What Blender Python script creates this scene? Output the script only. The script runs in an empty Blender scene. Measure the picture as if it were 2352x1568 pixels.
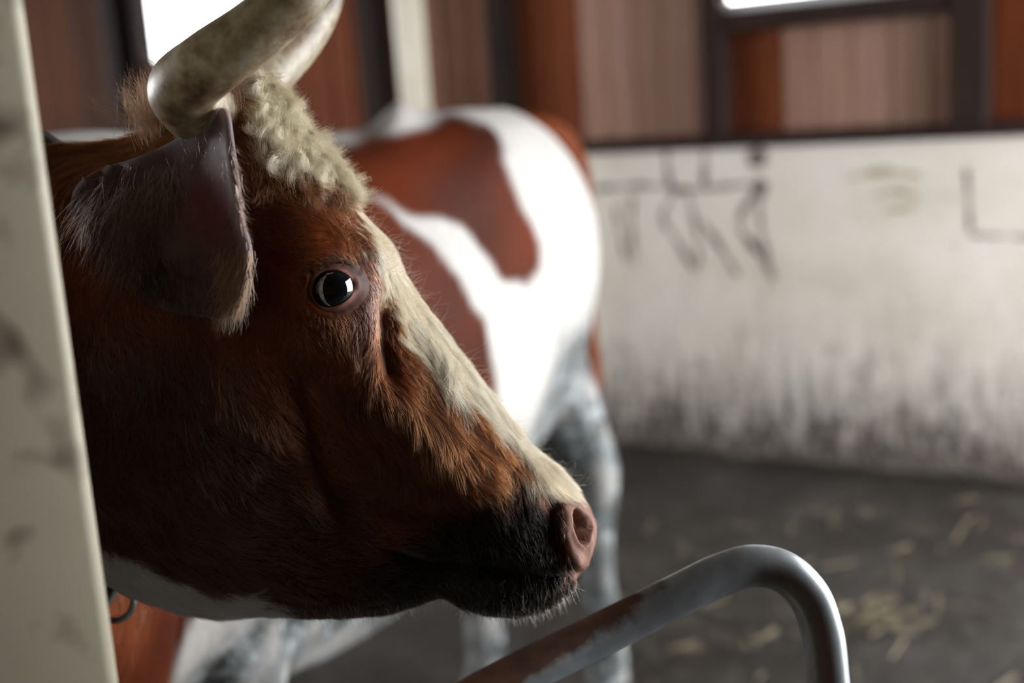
import bpy, bmesh, math, random
import numpy as np
from mathutils import Vector, Matrix

random.seed(7)
rng = np.random.default_rng(11)
scene = bpy.context.scene
COL = scene.collection

# ------------------------------------------------------------------ camera
FPX = 2800.0
PITCH, ROLL = math.radians(11.0), math.radians(4.0)
CAM = np.array([0.0, 0.0, 1.42])
FW = np.array([0, math.cos(PITCH), -math.sin(PITCH)])
_r0 = np.array([1.0, 0, 0]); _u0 = np.array([0, math.sin(PITCH), math.cos(PITCH)])
RT = math.cos(ROLL) * _r0 - math.sin(ROLL) * _u0
UP = math.sin(ROLL) * _r0 + math.cos(ROLL) * _u0
cd = bpy.data.cameras.new('camera')
cd.sensor_width = 36.0
cd.lens = 36.0 * FPX / 2352.0
cd.clip_start = 0.02
cd.dof.use_dof = True
cd.dof.focus_distance = 1.03
cd.dof.aperture_fstop = 2.2
cam = bpy.data.objects.new('camera', cd)
COL.objects.link(cam)
cam.matrix_world = Matrix(((RT[0], UP[0], -FW[0], CAM[0]), (RT[1], UP[1], -FW[1], CAM[1]),
                           (RT[2], UP[2], -FW[2], CAM[2]), (0, 0, 0, 1)))
scene.camera = cam

# ------------------------------------------------------------------ daylight (overcast sky) and exposure
world = bpy.data.worlds.new('overcast_sky')
scene.world = world
world.use_nodes = True
bg = world.node_tree.nodes['Background']
bg.inputs['Color'].default_value = (0.97, 0.985, 1.0, 1)
bg.inputs['Strength'].default_value = 12.0
scene.view_settings.view_transform = 'Standard'
scene.view_settings.look = 'None'
scene.view_settings.gamma = 1.0
scene.view_settings.use_curve_mapping = False
scene.view_settings.exposure = 0.0
scene.cycles.max_bounces = 4
scene.cycles.diffuse_bounces = 3
scene.cycles.glossy_bounces = 2
scene.cycles.transmission_bounces = 3
scene.cycles.adaptive_threshold = 0.1
scene.cycles.adaptive_min_samples = 20


def daylight_portal(name, loc, rot, sx, sy):
    """An area light marked as a portal: it emits nothing, it only guides sampling of the sky through an opening."""
    ld = bpy.data.lights.new(name, 'AREA')
    ld.shape = 'RECTANGLE'; ld.size = sx; ld.size_y = sy
    ld.cycles.is_portal = True
    o = bpy.data.objects.new(name, ld)
    COL.objects.link(o); o.location = loc; o.rotation_euler = rot
    return o


# openings: a wide doorway in the right wall and a long one added in the far left wall
DOOR = dict(x=2.55, y0=.8, y1=4.0, z0=0.0, z1=2.5)
LEFT = dict(x=-5.8, y0=2.5, y1=7.0, z0=.8, z1=2.7)  # unseen opening, added to brighten the rear wall
daylight_portal('doorway_daylight', (DOOR['x'] + .3, (DOOR['y0'] + DOOR['y1']) / 2, (DOOR['z0'] + DOOR['z1']) / 2),
                (0, math.radians(90), 0), DOOR['z1'] - DOOR['z0'] + .3, DOOR['y1'] - DOOR['y0'] + .3)
daylight_portal('added_left_opening_daylight', (LEFT['x'] - .3, (LEFT['y0'] + LEFT['y1']) / 2, (LEFT['z0'] + LEFT['z1']) / 2),
                (0, math.radians(-90), 0), LEFT['z1'] - LEFT['z0'] + .2, LEFT['y1'] - LEFT['y0'] + .2)


# ------------------------------------------------------------------ helpers
def P(px, py, d):
    """World point that lies `d` metres deep at a spot of the 2352x1568 view."""
    return CAM + d * (FW + (px - 1176) / FPX * RT - (py - 784) / FPX * UP)


def link(o, parent=None, base=None):
    COL.objects.link(o)
    if parent is not None:
        o.parent = parent
        if base is not None:
            o.location = -Vector(base)
    return o


def mesh_obj(name, verts, faces, mat, parent=None, base=None, smooth=True, loc=None):
    me = bpy.data.meshes.new(name)
    me.from_pydata([tuple(v) for v in verts], [], [tuple(f) for f in faces])
    me.update()
    if smooth:
        me.polygons.foreach_set('use_smooth', [True] * len(me.polygons))
    if mat is not None:
        me.materials.append(mat)
    o = bpy.data.objects.new(name, me)
    link(o, parent, base)
    if loc is not None:
        o.location = loc
    return o


def tag(o, label=None, cat=None, group=None, kind=None):
    if label: o['label'] = label
    if cat: o['category'] = cat
    if group: o['group'] = group
    if kind: o['kind'] = kind
    return o


def empty(name, loc):
    o = bpy.data.objects.new(name, None)
    COL.objects.link(o); o.location = loc
    return o


def new_mat(name):
    m = bpy.data.materials.new(name)
    m.use_nodes = True
    nt = m.node_tree
    return m, nt, nt.nodes['Principled BSDF'], nt.nodes, nt.links


def ramp(nt, fac, stops):
    n = nt.nodes.new('ShaderNodeValToRGB')
    els = n.color_ramp.elements
    els[0].position, els[0].color = stops[0][0], (*stops[0][1], 1)
    els[1].position, els[1].color = stops[-1][0], (*stops[-1][1], 1)
    for p, c in stops[1:-1]:
        e = els.new(p); e.color = (*c, 1)
    nt.links.new(fac, n.inputs[0])
    return n.outputs[0]


def noise(nt, scale, detail=4, rough=.6, vec=None, sc=None):
    n = nt.nodes.new('ShaderNodeTexNoise')
    n.inputs['Scale'].default_value = scale
    n.inputs['Detail'].default_value = detail
    n.inputs['Roughness'].default_value = rough
    if vec is None:
        tc = nt.nodes.new('ShaderNodeTexCoord'); vec = tc.outputs['Object']
    if sc is not None:
        mp = nt.nodes.new('ShaderNodeMapping'); mp.inputs['Scale'].default_value = sc
        nt.links.new(vec, mp.inputs['Vector']); vec = mp.outputs['Vector']
    nt.links.new(vec, n.inputs['Vector'])
    return n.outputs['Fac']


def mix(nt, fac, a, b, mode='MIX'):
    n = nt.nodes.new('ShaderNodeMix'); n.data_type = 'RGBA'; n.blend_type = mode
    for sock, v in ((n.inputs[0], fac), (n.inputs[6], a), (n.inputs[7], b)):
        if isinstance(v, (int, float)): sock.default_value = v
        elif isinstance(v, tuple): sock.default_value = (*v, 1)
        else: nt.links.new(v, sock)
    return n.outputs[2]


def bump(nt, bsdf, h, strength=.3, dist=.01):
    b = nt.nodes.new('ShaderNodeBump')
    b.inputs['Strength'].default_value = strength; b.inputs['Distance'].default_value = dist
    nt.links.new(h, b.inputs['Height']); nt.links.new(b.outputs[0], bsdf.inputs['Normal'])


def math_node(nt, op, a, b=None, clamp=False):
    n = nt.nodes.new('ShaderNodeMath'); n.operation = op; n.use_clamp = clamp
    for s, v in ((n.inputs[0], a), (n.inputs[1], b)):
        if v is None: continue
        if isinstance(v, (int, float)): s.default_value = v
        else: nt.links.new(v, s)
    return n.outputs[0]


def box_data(x0, x1, y0, y1, z0, z1):
    v = [(x0, y0, z0), (x1, y0, z0), (x1, y1, z0), (x0, y1, z0), (x0, y0, z1), (x1, y0, z1), (x1, y1, z1), (x0, y1, z1)]
    f = [(0, 3, 2, 1), (4, 5, 6, 7), (0, 1, 5, 4), (1, 2, 6, 5), (2, 3, 7, 6), (3, 0, 4, 7)]
    return v, f


def bevel_mod(o, w, seg=2):
    m = o.modifiers.new('bevel', 'BEVEL'); m.width = w; m.segments = seg; m.limit_method = 'ANGLE'
    return o


def hermite(knots, vals, t):
    """Smooth interpolation of vals (n, ...) given at knots (n) to parameters t."""
    knots = np.asarray(knots, float); vals = np.asarray(vals, float)
    sh = (-1,) + (1,) * (vals.ndim - 1)
    dk = np.diff(knots).reshape(sh); sl = np.diff(vals, axis=0) / dk
    m = np.empty_like(vals)
    m[1:-1] = (sl[:-1] * dk[1:] + sl[1:] * dk[:-1]) / (dk[1:] + dk[:-1])
    m[0], m[-1] = sl[0], sl[-1]
    t = np.asarray(t, float)
    i = np.clip(np.searchsorted(knots, t, side='right') - 1, 0, len(knots) - 2)
    h = (knots[i + 1] - knots[i]); s = ((t - knots[i]) / h).reshape(sh); h = h.reshape(sh)
    return ((2 * s**3 - 3 * s**2 + 1) * vals[i] + (s**3 - 2 * s**2 + s) * h * m[i]
            + (-2 * s**3 + 3 * s**2) * vals[i + 1] + (s**3 - s**2) * h * m[i + 1])


def closed_cr(ctrl, per):
    """Closed Catmull-Rom: ctrl (..., n, 3) -> (..., n*per, 3)."""
    p0, p1 = np.roll(ctrl, 1, -2), ctrl
    p2, p3 = np.roll(ctrl, -1, -2), np.roll(ctrl, -2, -2)
    out = []
    for k in range(per):
        s = k / per
        out.append(.5 * (2 * p1 + (p2 - p0) * s + (2 * p0 - 5 * p1 + 4 * p2 - p3) * s * s + (3 * p1 - p0 - 3 * p2 + p3) * s**3))
    a = np.stack(out, -2)
    return a.reshape(a.shape[:-3] + (-1, 3))


def grid_faces(nr, nc):
    r = np.arange(nr - 1)[:, None]; c = np.arange(nc)[None, :]
    a = r * nc + c; b = r * nc + (c + 1) % nc
    return np.stack([a, b, b + nc, a + nc], -1).reshape(-1, 4)


def tube(pts, radii, n=20, squash=None, per=8):
    """Round tube through pts with smooth taper; returns verts, faces (capped)."""
    pts = np.asarray(pts, float); radii = np.asarray(radii, float)
    k = np.concatenate([[0], np.cumsum(np.linalg.norm(np.diff(pts, axis=0), axis=1))])
    t = np.concatenate([np.linspace(k[i], k[i + 1], per, endpoint=False) for i in range(len(k) - 1)] + [[k[-1]]])
    c = hermite(k, pts, t); r = np.interp(t, k, radii) if squash == 'lin' else hermite(k, radii[:, None], t)[:, 0]
    tan = np.gradient(c, axis=0); tan /= np.linalg.norm(tan, axis=1)[:, None]
    ref = np.array([0, 0, 1.0]) if abs(tan[0][2]) < .9 else np.array([1.0, 0, 0])
    n0 = np.cross(tan[0], ref); n0 /= np.linalg.norm(n0)
    V = []
    for i in range(len(c)):
        n0 = n0 - tan[i] * (n0 @ tan[i]); n0 /= np.linalg.norm(n0)
        b0 = np.cross(tan[i], n0)
        a = np.linspace(0, 2 * np.pi, n, endpoint=False)
        V.append(c[i] + r[i] * (np.cos(a)[:, None] * n0 + np.sin(a)[:, None] * b0))
    V = np.array(V); nr = len(V)
    F = [tuple(q) for q in grid_faces(nr, n)]
    V = V.reshape(-1, 3)
    F.append(tuple(range(n - 1, -1, -1))); F.append(tuple(range((nr - 1) * n, nr * n)))
    return V, F


def pnoise(p, freq, seed=0, octaves=2):
    """Cheap smooth pseudo-noise of points (n,3) in about -1..1."""
    out = np.zeros(len(p)); amp = 1.0; tot = 0
    r = np.random.default_rng(seed)
    for o in range(octaves):
        for k in range(4):
            d = r.normal(size=3); d /= np.linalg.norm(d)
            out += amp * np.sin(p @ d * freq * (1 + .3 * k) + r.uniform(0, 6.28)) * .5
        tot += amp; amp *= .55; freq *= 2.1
    return out / tot


def sstep(a, b, x):
    t = np.clip((x - a) / (b - a), 0, 1)
    return t * t * (3 - 2 * t)


def inside(poly, x, y):
    poly = np.asarray(poly, float); res = np.zeros(len(x), bool)
    n = len(poly)
    for i in range(n):
        x0, y0 = poly[i]; x1, y1 = poly[(i + 1) % n]
        if y0 == y1: continue
        c = ((y0 > y) != (y1 > y)) & (x < (x1 - x0) * (y - y0) / (y1 - y0) + x0)
        res ^= c
    return res


def seg_dist(poly, x, y, closed=True):
    poly = np.asarray(poly, float); best = np.full(len(x), 1e9)
    n = len(poly)
    for i in range(n if closed else n - 1):
        a = poly[i]; b = poly[(i + 1) % n]; ab = b - a
        t = np.clip(((x - a[0]) * ab[0] + (y - a[1]) * ab[1]) / (ab @ ab), 0, 1)
        best = np.minimum(best, np.hypot(x - a[0] - t * ab[0], y - a[1] - t * ab[1]))
    return best


def soft_in(poly, x, y, soft):
    d = seg_dist(poly, x, y)
    return sstep(-soft, soft, np.where(inside(poly, x, y), d, -d))


# ------------------------------------------------------------------ materials of the building
def wood_mat(name, cols, rough=.75, scale=6):
    m, nt, b, N, Lk = new_mat(name)
    g = noise(nt, scale, 6, .65, sc=(9, 9, .6))
    oi = nt.nodes.new('ShaderNodeObjectInfo')
    f = math_node(nt, 'ADD', math_node(nt, 'MULTIPLY', g, .8), math_node(nt, 'MULTIPLY', oi.outputs['Random'], .25))
    Lk.new(ramp(nt, f, cols), b.inputs['Base Color'])
    b.inputs['Roughness'].default_value = rough
    b.inputs['Specular IOR Level'].default_value = .15
    bump(nt, b, g, .25, .004)
    return m


M_board = wood_mat('weathered_board', [(.25, (.075, .030, .017)), (.5, (.17, .075, .045)), (.8, (.27, .14, .095))])
M_board_pale = wood_mat('pale_board', [(.25, (.24, .125, .085)), (.5, (.36, .205, .150)), (.8, (.46, .29, .225))])
M_board_red = wood_mat('red_stained_board', [(.25, (.07, .016, .006)), (.5, (.17, .042, .014)), (.8, (.24, .075, .03))])
M_board_dark = wood_mat('dark_stained_board', [(.25, (.012, .005, .002)), (.5, (.040, .013, .004)), (.8, (.10, .026, .007))])
M_stud = wood_mat('dark_stud', [(.25, (.008, .006, .006)), (.5, (.02, .012, .010)), (.8, (.045, .024, .018))])
M_roof = wood_mat('roof_plank', [(.25, (.02, .012, .008)), (.5, (.04, .025, .016)), (.8, (.07, .045, .03))])

# whitewashed concrete with grime that climbs from the floor
M_wall, nt, b, N, Lk = new_mat('whitewashed_concrete')
tc = N.new('ShaderNodeTexCoord'); sx = N.new('ShaderNodeSeparateXYZ'); Lk.new(tc.outputs['Object'], sx.inputs[0])
n_big = noise(nt, 2.2, 5, .6); n_fine = noise(nt, 26, 5, .7); n_drip = noise(nt, 7, 6, .7, sc=(3.2, 1, .55))
white = ramp(nt, n_big, [(.3, (.66, .60, .51)), (.5, (.80, .745, .655)), (.7, (.86, .815, .745))])
hgt = math_node(nt, 'ADD', sx.outputs['Z'], math_node(nt, 'MULTIPLY', math_node(nt, 'SUBTRACT', n_drip, .5), 1.1))
hgt2 = math_node(nt, 'ADD', hgt, math_node(nt, 'MULTIPLY', math_node(nt, 'SUBTRACT', n_fine, .5), .55))
grime = ramp(nt, hgt2, [(.06, (1, 1, 1)), (.22, (.62, .62, .62)), (.40, (.20, .20, .20)), (.75, (0, 0, 0))])
dirtc = ramp(nt, n_fine, [(.35, (.030, .026, .020)), (.55, (.12, .10, .085)), (.7, (.33, .28, .25))])
c1 = mix(nt, grime, white, dirtc)
spk = ramp(nt, noise(nt, 42, 3, .6), [(.60, (0, 0, 0)), (.72, (.5, .5, .5))])
c2 = mix(nt, spk, c1, (.30, .26, .20), 'MULTIPLY')
Lk.new(c2, b.inputs['Base Color']); b.inputs['Roughness'].default_value = .9
bump(nt, b, n_fine, .5, .01)

M_mark, nt, b, N, Lk = new_mat('dark_scrawl')
Lk.new(ramp(nt, noise(nt, 14, 4), [(.38, (.05, .042, .034)), (.6, (.32, .29, .24))]), b.inputs['Base Color']); b.inputs['Roughness'].default_value = .9
M_ochre, nt, b, N, Lk = new_mat('ochre_stain')
Lk.new(ramp(nt, noise(nt, 14, 4), [(.35, (.36, .28, .16)), (.65, (.60, .54, .43))]), b.inputs['Base Color']); b.inputs['Roughness'].default_value = .9

M_floor, nt, b, N, Lk = new_mat('manure_floor')
fn = noise(nt, 3.2, 8, .65); ff = noise(nt, 22, 5, .7); fp = noise(nt, .9, 3, .5)
fc = ramp(nt, fn, [(.30, (.005, .0032, .002)), (.50, (.014, .0098, .0065)), (.72, (.042, .038, .033))])
fc2 = mix(nt, ramp(nt, ff, [(.52, (0, 0, 0)), (.75, (.5, .5, .5))]), fc, (.105, .103, .098))
Lk.new(fc2, b.inputs['Base Color'])
Lk.new(ramp(nt, fp, [(.4, (.75, .75, .75)), (.6, (.42, .42, .42))]), b.inputs['Roughness'])
bump(nt, b, ff, .8, .02)

M_cream, nt, b, N, Lk = new_mat('cream_paint')
fr = noise(nt, 2.0, 4, .6); sp = noise(nt, 26, 3, .5); sp2 = noise(nt, 11, 2, .5)
base = ramp(nt, fr, [(.3, (.35, .31, .225)), (.7, (.45, .405, .30))])
spots = ramp(nt, sp2, [(.57, (0, 0, 0)), (.64, (.9, .9, .9))])
c = mix(nt, spots, base, (.075, .042, .026))
c = mix(nt, ramp(nt, sp, [(.58, (0, 0, 0)), (.72, (.5, .5, .5))]), c, (.20, .14, .09))
Lk.new(c, b.inputs['Base Color']); b.inputs['Roughness'].default_value = .5
bump(nt, b, sp, .15, .002)

M_pole, nt, b, N, Lk = new_mat('ivory_paint')
Lk.new(ramp(nt, noise(nt, 5, 4), [(.3, (.62, .56, .42)), (.7, (.80, .76, .64))]), b.inputs['Base Color']); b.inputs['Roughness'].default_value = .5
M_white, nt, b, N, Lk = new_mat('white_window_paint')
b.inputs['Base Color'].default_value = (.75, .74, .76, 1); b.inputs['Roughness'].default_value = .5

M_steel, nt, b, N, Lk = new_mat('galvanised_steel_with_rust')
zn = noise(nt, 30, 5, .6); rs = noise(nt, 9, 6, .7)
tcs = N.new('ShaderNodeTexCoord'); sxs = N.new('ShaderNodeSeparateXYZ'); Lk.new(tcs.outputs['Object'], sxs.inputs[0])
geo = N.new('ShaderNodeNewGeometry'); sn = N.new('ShaderNodeSeparateXYZ'); Lk.new(geo.outputs['Normal'], sn.inputs[0])
zc = ramp(nt, zn, [(.3, (.30, .335, .355)), (.7, (.50, .545, .57))])
# rust sits on the sloping stretch near the post, worn off towards the bend
along = math_node(nt, 'MULTIPLY', math_node(nt, 'SUBTRACT', .12, sxs.outputs['X']), 1.5)
rf = math_node(nt, 'ADD', math_node(nt, 'ADD', rs, along), math_node(nt, 'MULTIPLY', math_node(nt, 'SUBTRACT', sn.outputs['Z'], .35), .30))
rmask = ramp(nt, rf, [(.58, (0, 0, 0)), (.74, (1, 1, 1))])
Lk.new(mix(nt, rmask, zc, ramp(nt, zn, [(.3, (.06, .025, .014)), (.7, (.17, .075, .035))])), b.inputs['Base Color'])
Lk.new(math_node(nt, 'MULTIPLY', math_node(nt, 'SUBTRACT', 1.0, rmask), .35), b.inputs['Metallic'])
Lk.new(ramp(nt, rmask, [(0, (.36, .36, .36)), (1, (.85, .85, .85))]), b.inputs['Roughness'])
bump(nt, b, zn, .15, .002)

M_dark, nt, b, N, Lk = new_mat('black_webbing')
b.inputs['Base Color'].default_value = (.008, .009, .010, 1); b.inputs['Roughness'].default_value = .7
M_ring, nt, b, N, Lk = new_mat('steel_ring')
b.inputs['Base Color'].default_value = (.22, .27, .29, 1); b.inputs['Metallic'].default_value = .9; b.inputs['Roughness'].default_value = .3
M_straw, nt, b, N, Lk = new_mat('straw')
b.inputs['Base Color'].default_value = (.20, .165, .085, 1); b.inputs['Roughness'].default_value = .7
M_glass, nt, b, N, Lk = new_mat('window_glass')
b.inputs['Base Color'].default_value = (1, 1, 1, 1); b.inputs['Transmission Weight'].default_value = 1.0
b.inputs['Roughness'].default_value = 0.0; b.inputs['IOR'].default_value = 1.01

# ------------------------------------------------------------------ the barn
# rear wall runs along E, facing NRM; t metres along it from G
G = np.array([.39, 5.01, 0.0]); E = np.array([.84491, -.53491, 0]); NRM = np.array([-.53491, -.84491, 0])
ANG = math.atan2(E[1], E[0])


def wall_frame(o, t=0, out=0, z=0):
    p = G + t * E + out * NRM
    o.location = (p[0], p[1], z); o.rotation_euler = (0, 0, ANG)
    return o


# floor: uneven ground
nx, ny = 140, 160
xs = np.linspace(-7, 4.6, nx); ys = np.linspace(-3.2, 9.5, ny)
X, Y = np.meshgrid(xs, ys)
pp = np.stack([X.ravel(), Y.ravel(), np.zeros(X.size)], 1)
Z = .010 * pnoise(pp, 3.0, 3) + .008 * pnoise(pp, 11, 5, 3)
pp[:, 2] = Z - .012
fa = [(i * nx + j, i * nx + j + 1, (i + 1) * nx + j + 1, (i + 1) * nx + j) for i in range(ny - 1) for j in range(nx - 1)]
tag(mesh_obj('floor', pp, fa, M_floor), 'dark trodden manure floor of the barn', 'floor', kind='structure')

WT = 1.20   # top of the half wall
v, f = box_data(-6.2, 2.6, 0, .22, -.05, WT)
hw = mesh_obj('wall_rear', v, f, M_wall, smooth=False)
wall_frame(hw); bevel_mod(hw, .012, 2)
tag(hw, 'whitewashed half-height wall with grimy lower part behind the cow', 'wall', kind='structure')


def wall_child(name, v, f, mat, smooth=False, parent=None):
    o = mesh_obj(name, v, f, mat, smooth=smooth)
    o.parent = parent or hw
    return o


def stroke(name, pts, w, mat, lift=.0015):
    """A brush-like strip lying on the wall face (t, z) with uneven width."""
    pts = np.array(pts, float)
    k = np.concatenate([[0], np.cumsum(np.linalg.norm(np.diff(pts, axis=0), axis=1))])
    t = np.linspace(0, k[-1], max(8, int(k[-1] / .02)))
    c = hermite(k, pts, t); tan = np.gradient(c, axis=0); tan /= np.linalg.norm(tan, axis=1)[:, None] + 1e-9
    nrm = np.stack([-tan[:, 1], tan[:, 0]], 1)
    ww = w * (.7 + .3 * np.sin(t * 37 + pts[0, 0] * 9) + .15 * np.sin(t * 91)); ww[0] *= .3; ww[-1] *= .3
    a = c + nrm * ww[:, None] / 2; bb = c - nrm * ww[:, None] / 2
    V = []
    for q in (a, bb):
        V += [(x, -lift, z) for x, z in q]
    for q in (a, bb):
        V += [(x, .002, z) for x, z in q]
    n = len(t); F = []
    for i in range(n - 1):
        F += [(i, n + i, n + i + 1, i + 1), (2 * n + i, i, i + 1, 2 * n + i + 1), (n + i, 3 * n + i, 3 * n + i + 1, n + i + 1)]
    return wall_child(name, V, F, mat)


for pts, w in [([(-.02, 1.055), (.2, 1.065), (.42, 1.045), (.66, 1.06)], .026),
               ([(.315, 1.195), (.32, 1.12), (.325, 1.06)], .03), ([(.48, 1.195), (.475, 1.12), (.47, 1.05)], .03),
               ([(.69, 1.195), (.69, 1.15), (.69, 1.12)], .085), ([(.70, 1.08), (.695, 1.04), (.69, 1.0)], .06),
               ([(.35, 1.04), (.29, .93), (.34, .85), (.42, .72)], .026), ([(.40, 1.03), (.43, .90), (.44, .74)], .022),
               ([(.45, .93), (.52, .83), (.60, .70)], .024), ([(.67, 1.02), (.61, .91), (.68, .80), (.75, .69)], .03),
               ([(.69, 1.0), (.70, .88), (.735, .70)], .022), ([(.16, 1.03), (.15, .88), (.155, .74)], .022),
               ([(.08, .98), (.10, .86), (.12, .76)], .020), ([(.33, 1.035), (.38, 1.05), (.42, 1.03)], .055)]:
    stroke('paint_mark', pts, w, M_mark)
for pts, w in [([(1.03, 1.07), (1.15, 1.09), (1.30, 1.07)], .035), ([(1.12, 1.0), (1.22, 1.02), (1.29, 1.0)], .03), ([(1.15, .95), (1.22, .955), (1.28, .97)], .03)]:
    stroke('ochre_smear', pts, w, M_ochre)
# sawn joint of the block let into the wall at the right
stroke('block_joint', [(1.445, 1.10), (1.455, .97), (1.46, .865)], .018, M_mark)
stroke('block_joint', [(1.46, .862), (1.62, .855), (1.80, .85)], .016, M_mark)

# timber upper wall: sill, studs, single boards, windows
v, f = box_data(-6.2, 2.6, -.02, .16, WT, WT + .05)
s = mesh_obj('trim_1', v, f, M_stud, smooth=False); wall_frame(s); bevel_mod(s, .006, 1)
tag(s, 'dark timber sill along the top of the half wall', 'trim', kind='structure')
upper = empty('wall_upper', (0, 0, 0)); wall_frame(upper)
tag(upper, 'brown vertical board wall above the whitewashed half wall', 'wall', kind='structure')
W1 = (-2.60, -1.62, 1.72, 2.35)     # left window t0, t1, z0, z1
W2 = (.50, 1.36, 1.70, 2.35)        # right window
ZT = 3.0


def upper_box(name, t0, t1, y0, y1, z0, z1, mat):
    v, f = box_data(-(t1 - t0) / 2, (t1 - t0) / 2, y0, y1, z0, z1)
    o = mesh_obj(name, v, f, mat, smooth=False)
    o.parent = upper; o.location = ((t0 + t1) / 2, 0, 0)
    return bevel_mod(o, .004, 1)


def board(t0, t1, mat, depth=0.0, z0=WT + .05, z1=ZT):
    return upper_box('board', t0 + .003, t1 - .003, .05 - depth, .075 - depth, z0, z1, mat)


def pick_mat(t):
    if t < -1.9: return M_board_dark
    if t < -1.12: return M_board_red
    if t < -.35: return M_board
    if t < -.06: return M_board_red
    if t < .50: return M_board_pale
    if t < .78: return M_board_red
    if t < 1.40: return M_board_pale
    return M_board_red


t = -6.2
while t < 2.6:
    w = random.choice([.13, .14, .15, .12])
    for stop in (-1.13, -.35, -.05, .50, .78, 1.40, W1[0], W1[1]):
        if t < stop - .02 < t + w - .02: w = stop - t
    t1 = min(2.6, t + w); mid = (t + t1) / 2; mt = pick_mat(mid); dz = random.uniform(0, .006)
    for Wn in (W1, W2):
        if Wn[0] <= mid <= Wn[1]:
            board(t, t1, mt, dz, WT + .05, Wn[2]); board(t, t1, mt, dz, Wn[3], ZT)
            break
    else:
        board(t, t1, mt, dz)
    t = t1
upper_box('backing', -6.2, W1[0], .08, .09, WT + .05, ZT, M_stud); upper_box('backing', W1[1], W2[0], .08, .09, WT + .05, ZT, M_stud)
upper_box('backing', W2[1], 2.6, .08, .09, WT + .05, ZT, M_stud)
for Wn in (W1, W2):
    upper_box('backing', Wn[0], Wn[1], .08, .09, WT + .05, Wn[2], M_stud); upper_box('backing', Wn[0], Wn[1], .08, .09, Wn[3], ZT, M_stud)
for t0, t1 in [(-5.2, -5.08), (-3.9, -3.78), (-2.78, -2.68), (-1.13, -1.03), (-.45, -.37), (.50, .58), (1.40, 1.52), (2.3, 2.42)]:
    upper_box('stud', t0, t1, -.06, .05, WT + .05, ZT, M_stud)
upper_box('rail', -6.2, 2.6, -.03, .05, ZT - .25, ZT - .15, M_stud)
upper_box('rail', .58, 1.40, -.05, .05, W2[2] - .075, W2[2] - .005, M_stud)


def window(name, Wn, label, frame_mat):
    w = empty(name, (0, 0, 0)); wall_frame(w)
    tag(w, label, 'window', kind='structure')
    t0, t1, z0, z1 = Wn
    for a in ((t0, t0 + .045, z0, z1), (t1 - .045, t1, z0, z1), (t0 + .045, t1 - .045, z0, z0 + .035), (t0 + .045, t1 - .045, z1 - .04, z1)):
        v, f = box_data(a[0], a[1], -.01, .09, a[2], a[3])
        o = mesh_obj('window_frame', v, f, frame_mat, smooth=False); o.parent = w; bevel_mod(o, .004, 1)
    v, f = box_data(t0 + .04, t1 - .04, .055, .06, z0 + .03, z1 - .035)
    o = mesh_obj('pane', v, f, M_glass, smooth=False); o.parent = w
    return w


window('window_1', W1, 'bright window in the board wall behind the horns', M_stud)
window('window_2', W2, 'bright window with white jamb above the pale boards', M_white)


def slab(name, x0, x1, y0, y1, z0, z1, mat, label, cat='wall'):
    v, f = box_data(x0, x1, y0, y1, z0, z1)
    return tag(mesh_obj(name, v, f, mat, smooth=False), label, cat, kind='structure')


# side walls, wall behind the photographer, roof
D = DOOR
slab('wall_right', D['x'], D['x'] + .2, -2.8, D['y0'], -.05, 3.1, M_board_dark, 'boarded right wall beside the wide doorway')
slab('wall_right_lintel', D['x'], D['x'] + .2, D['y0'], 4.4, D['z1'], 3.1, M_board_dark, 'boarded wall above the wide doorway')
LO = LEFT
slab('wall_left', -6.0, -5.8, -2.8, LO['y0'], -.05, 3.1, M_board_dark, 'boarded left wall near the photographer')
slab('wall_left_far', -6.0, -5.8, LO['y1'], 9.2, -.05, 3.1, M_board_dark, 'boarded far end of the left wall')
slab('wall_left_lower', -6.0, -5.8, LO['y0'], LO['y1'], -.05, LO['z0'], M_board_dark, 'low boarded wall under the added left opening')
slab('wall_left_upper', -6.0, -5.8, LO['y0'], LO['y1'], LO['z1'], 3.1, M_board_dark, 'boarded wall above the added left opening')
slab('wall_front', -6.0, D['x'] + .2, -2.8, -2.6, -.05, 3.1, M_board_dark, 'boarded wall behind the photographer')
slab('ceiling', -6.2, D['x'] + .3, -2.9, 9.4, 3.0, 3.12, M_roof, 'dark plank ceiling of the barn', 'ceiling')

# ivory post between cow and wall
pc = P(946, 140, 4.6)
v, f = box_data(-.05, .05, -.05, .05, 0, 3.0)
o = mesh_obj('support_post', v, f, M_pole, smooth=False, loc=(pc[0], pc[1], 0)); bevel_mod(o, .012, 2)
o.rotation_euler = (0, 0, .25)
tag(o, 'ivory painted square post rising behind the back of the cow', 'post')

# cream steel stall post in the foreground
pe = P(170, 784, .80)
pw = .15
v, f = box_data(-pw, 0, 0, .10, 0, 2.7)
o = mesh_obj('stall_post', v, f, M_cream, smooth=True, loc=(pe[0], pe[1], 0)); bevel_mod(o, .011, 4)
o.rotation_euler = (0, 0, math.radians(32))
tag(o, 'cream painted stall post with dark spots in the left foreground', 'post')

# ------------------------------------------------------------------ bent pipe of the stall divider
pp_ = [P(700, 1850, .84), P(1000, 1655, .88), P(1200, 1545, .91), P(1400, 1447, .94), P(1560, 1366, .955), P(1660, 1318, .965), P(1730, 1299, .97),
       P(1800, 1313, .972), P(1856, 1366, .972), P(1888, 1450, .97), P(1902, 1560, .965)]
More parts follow.
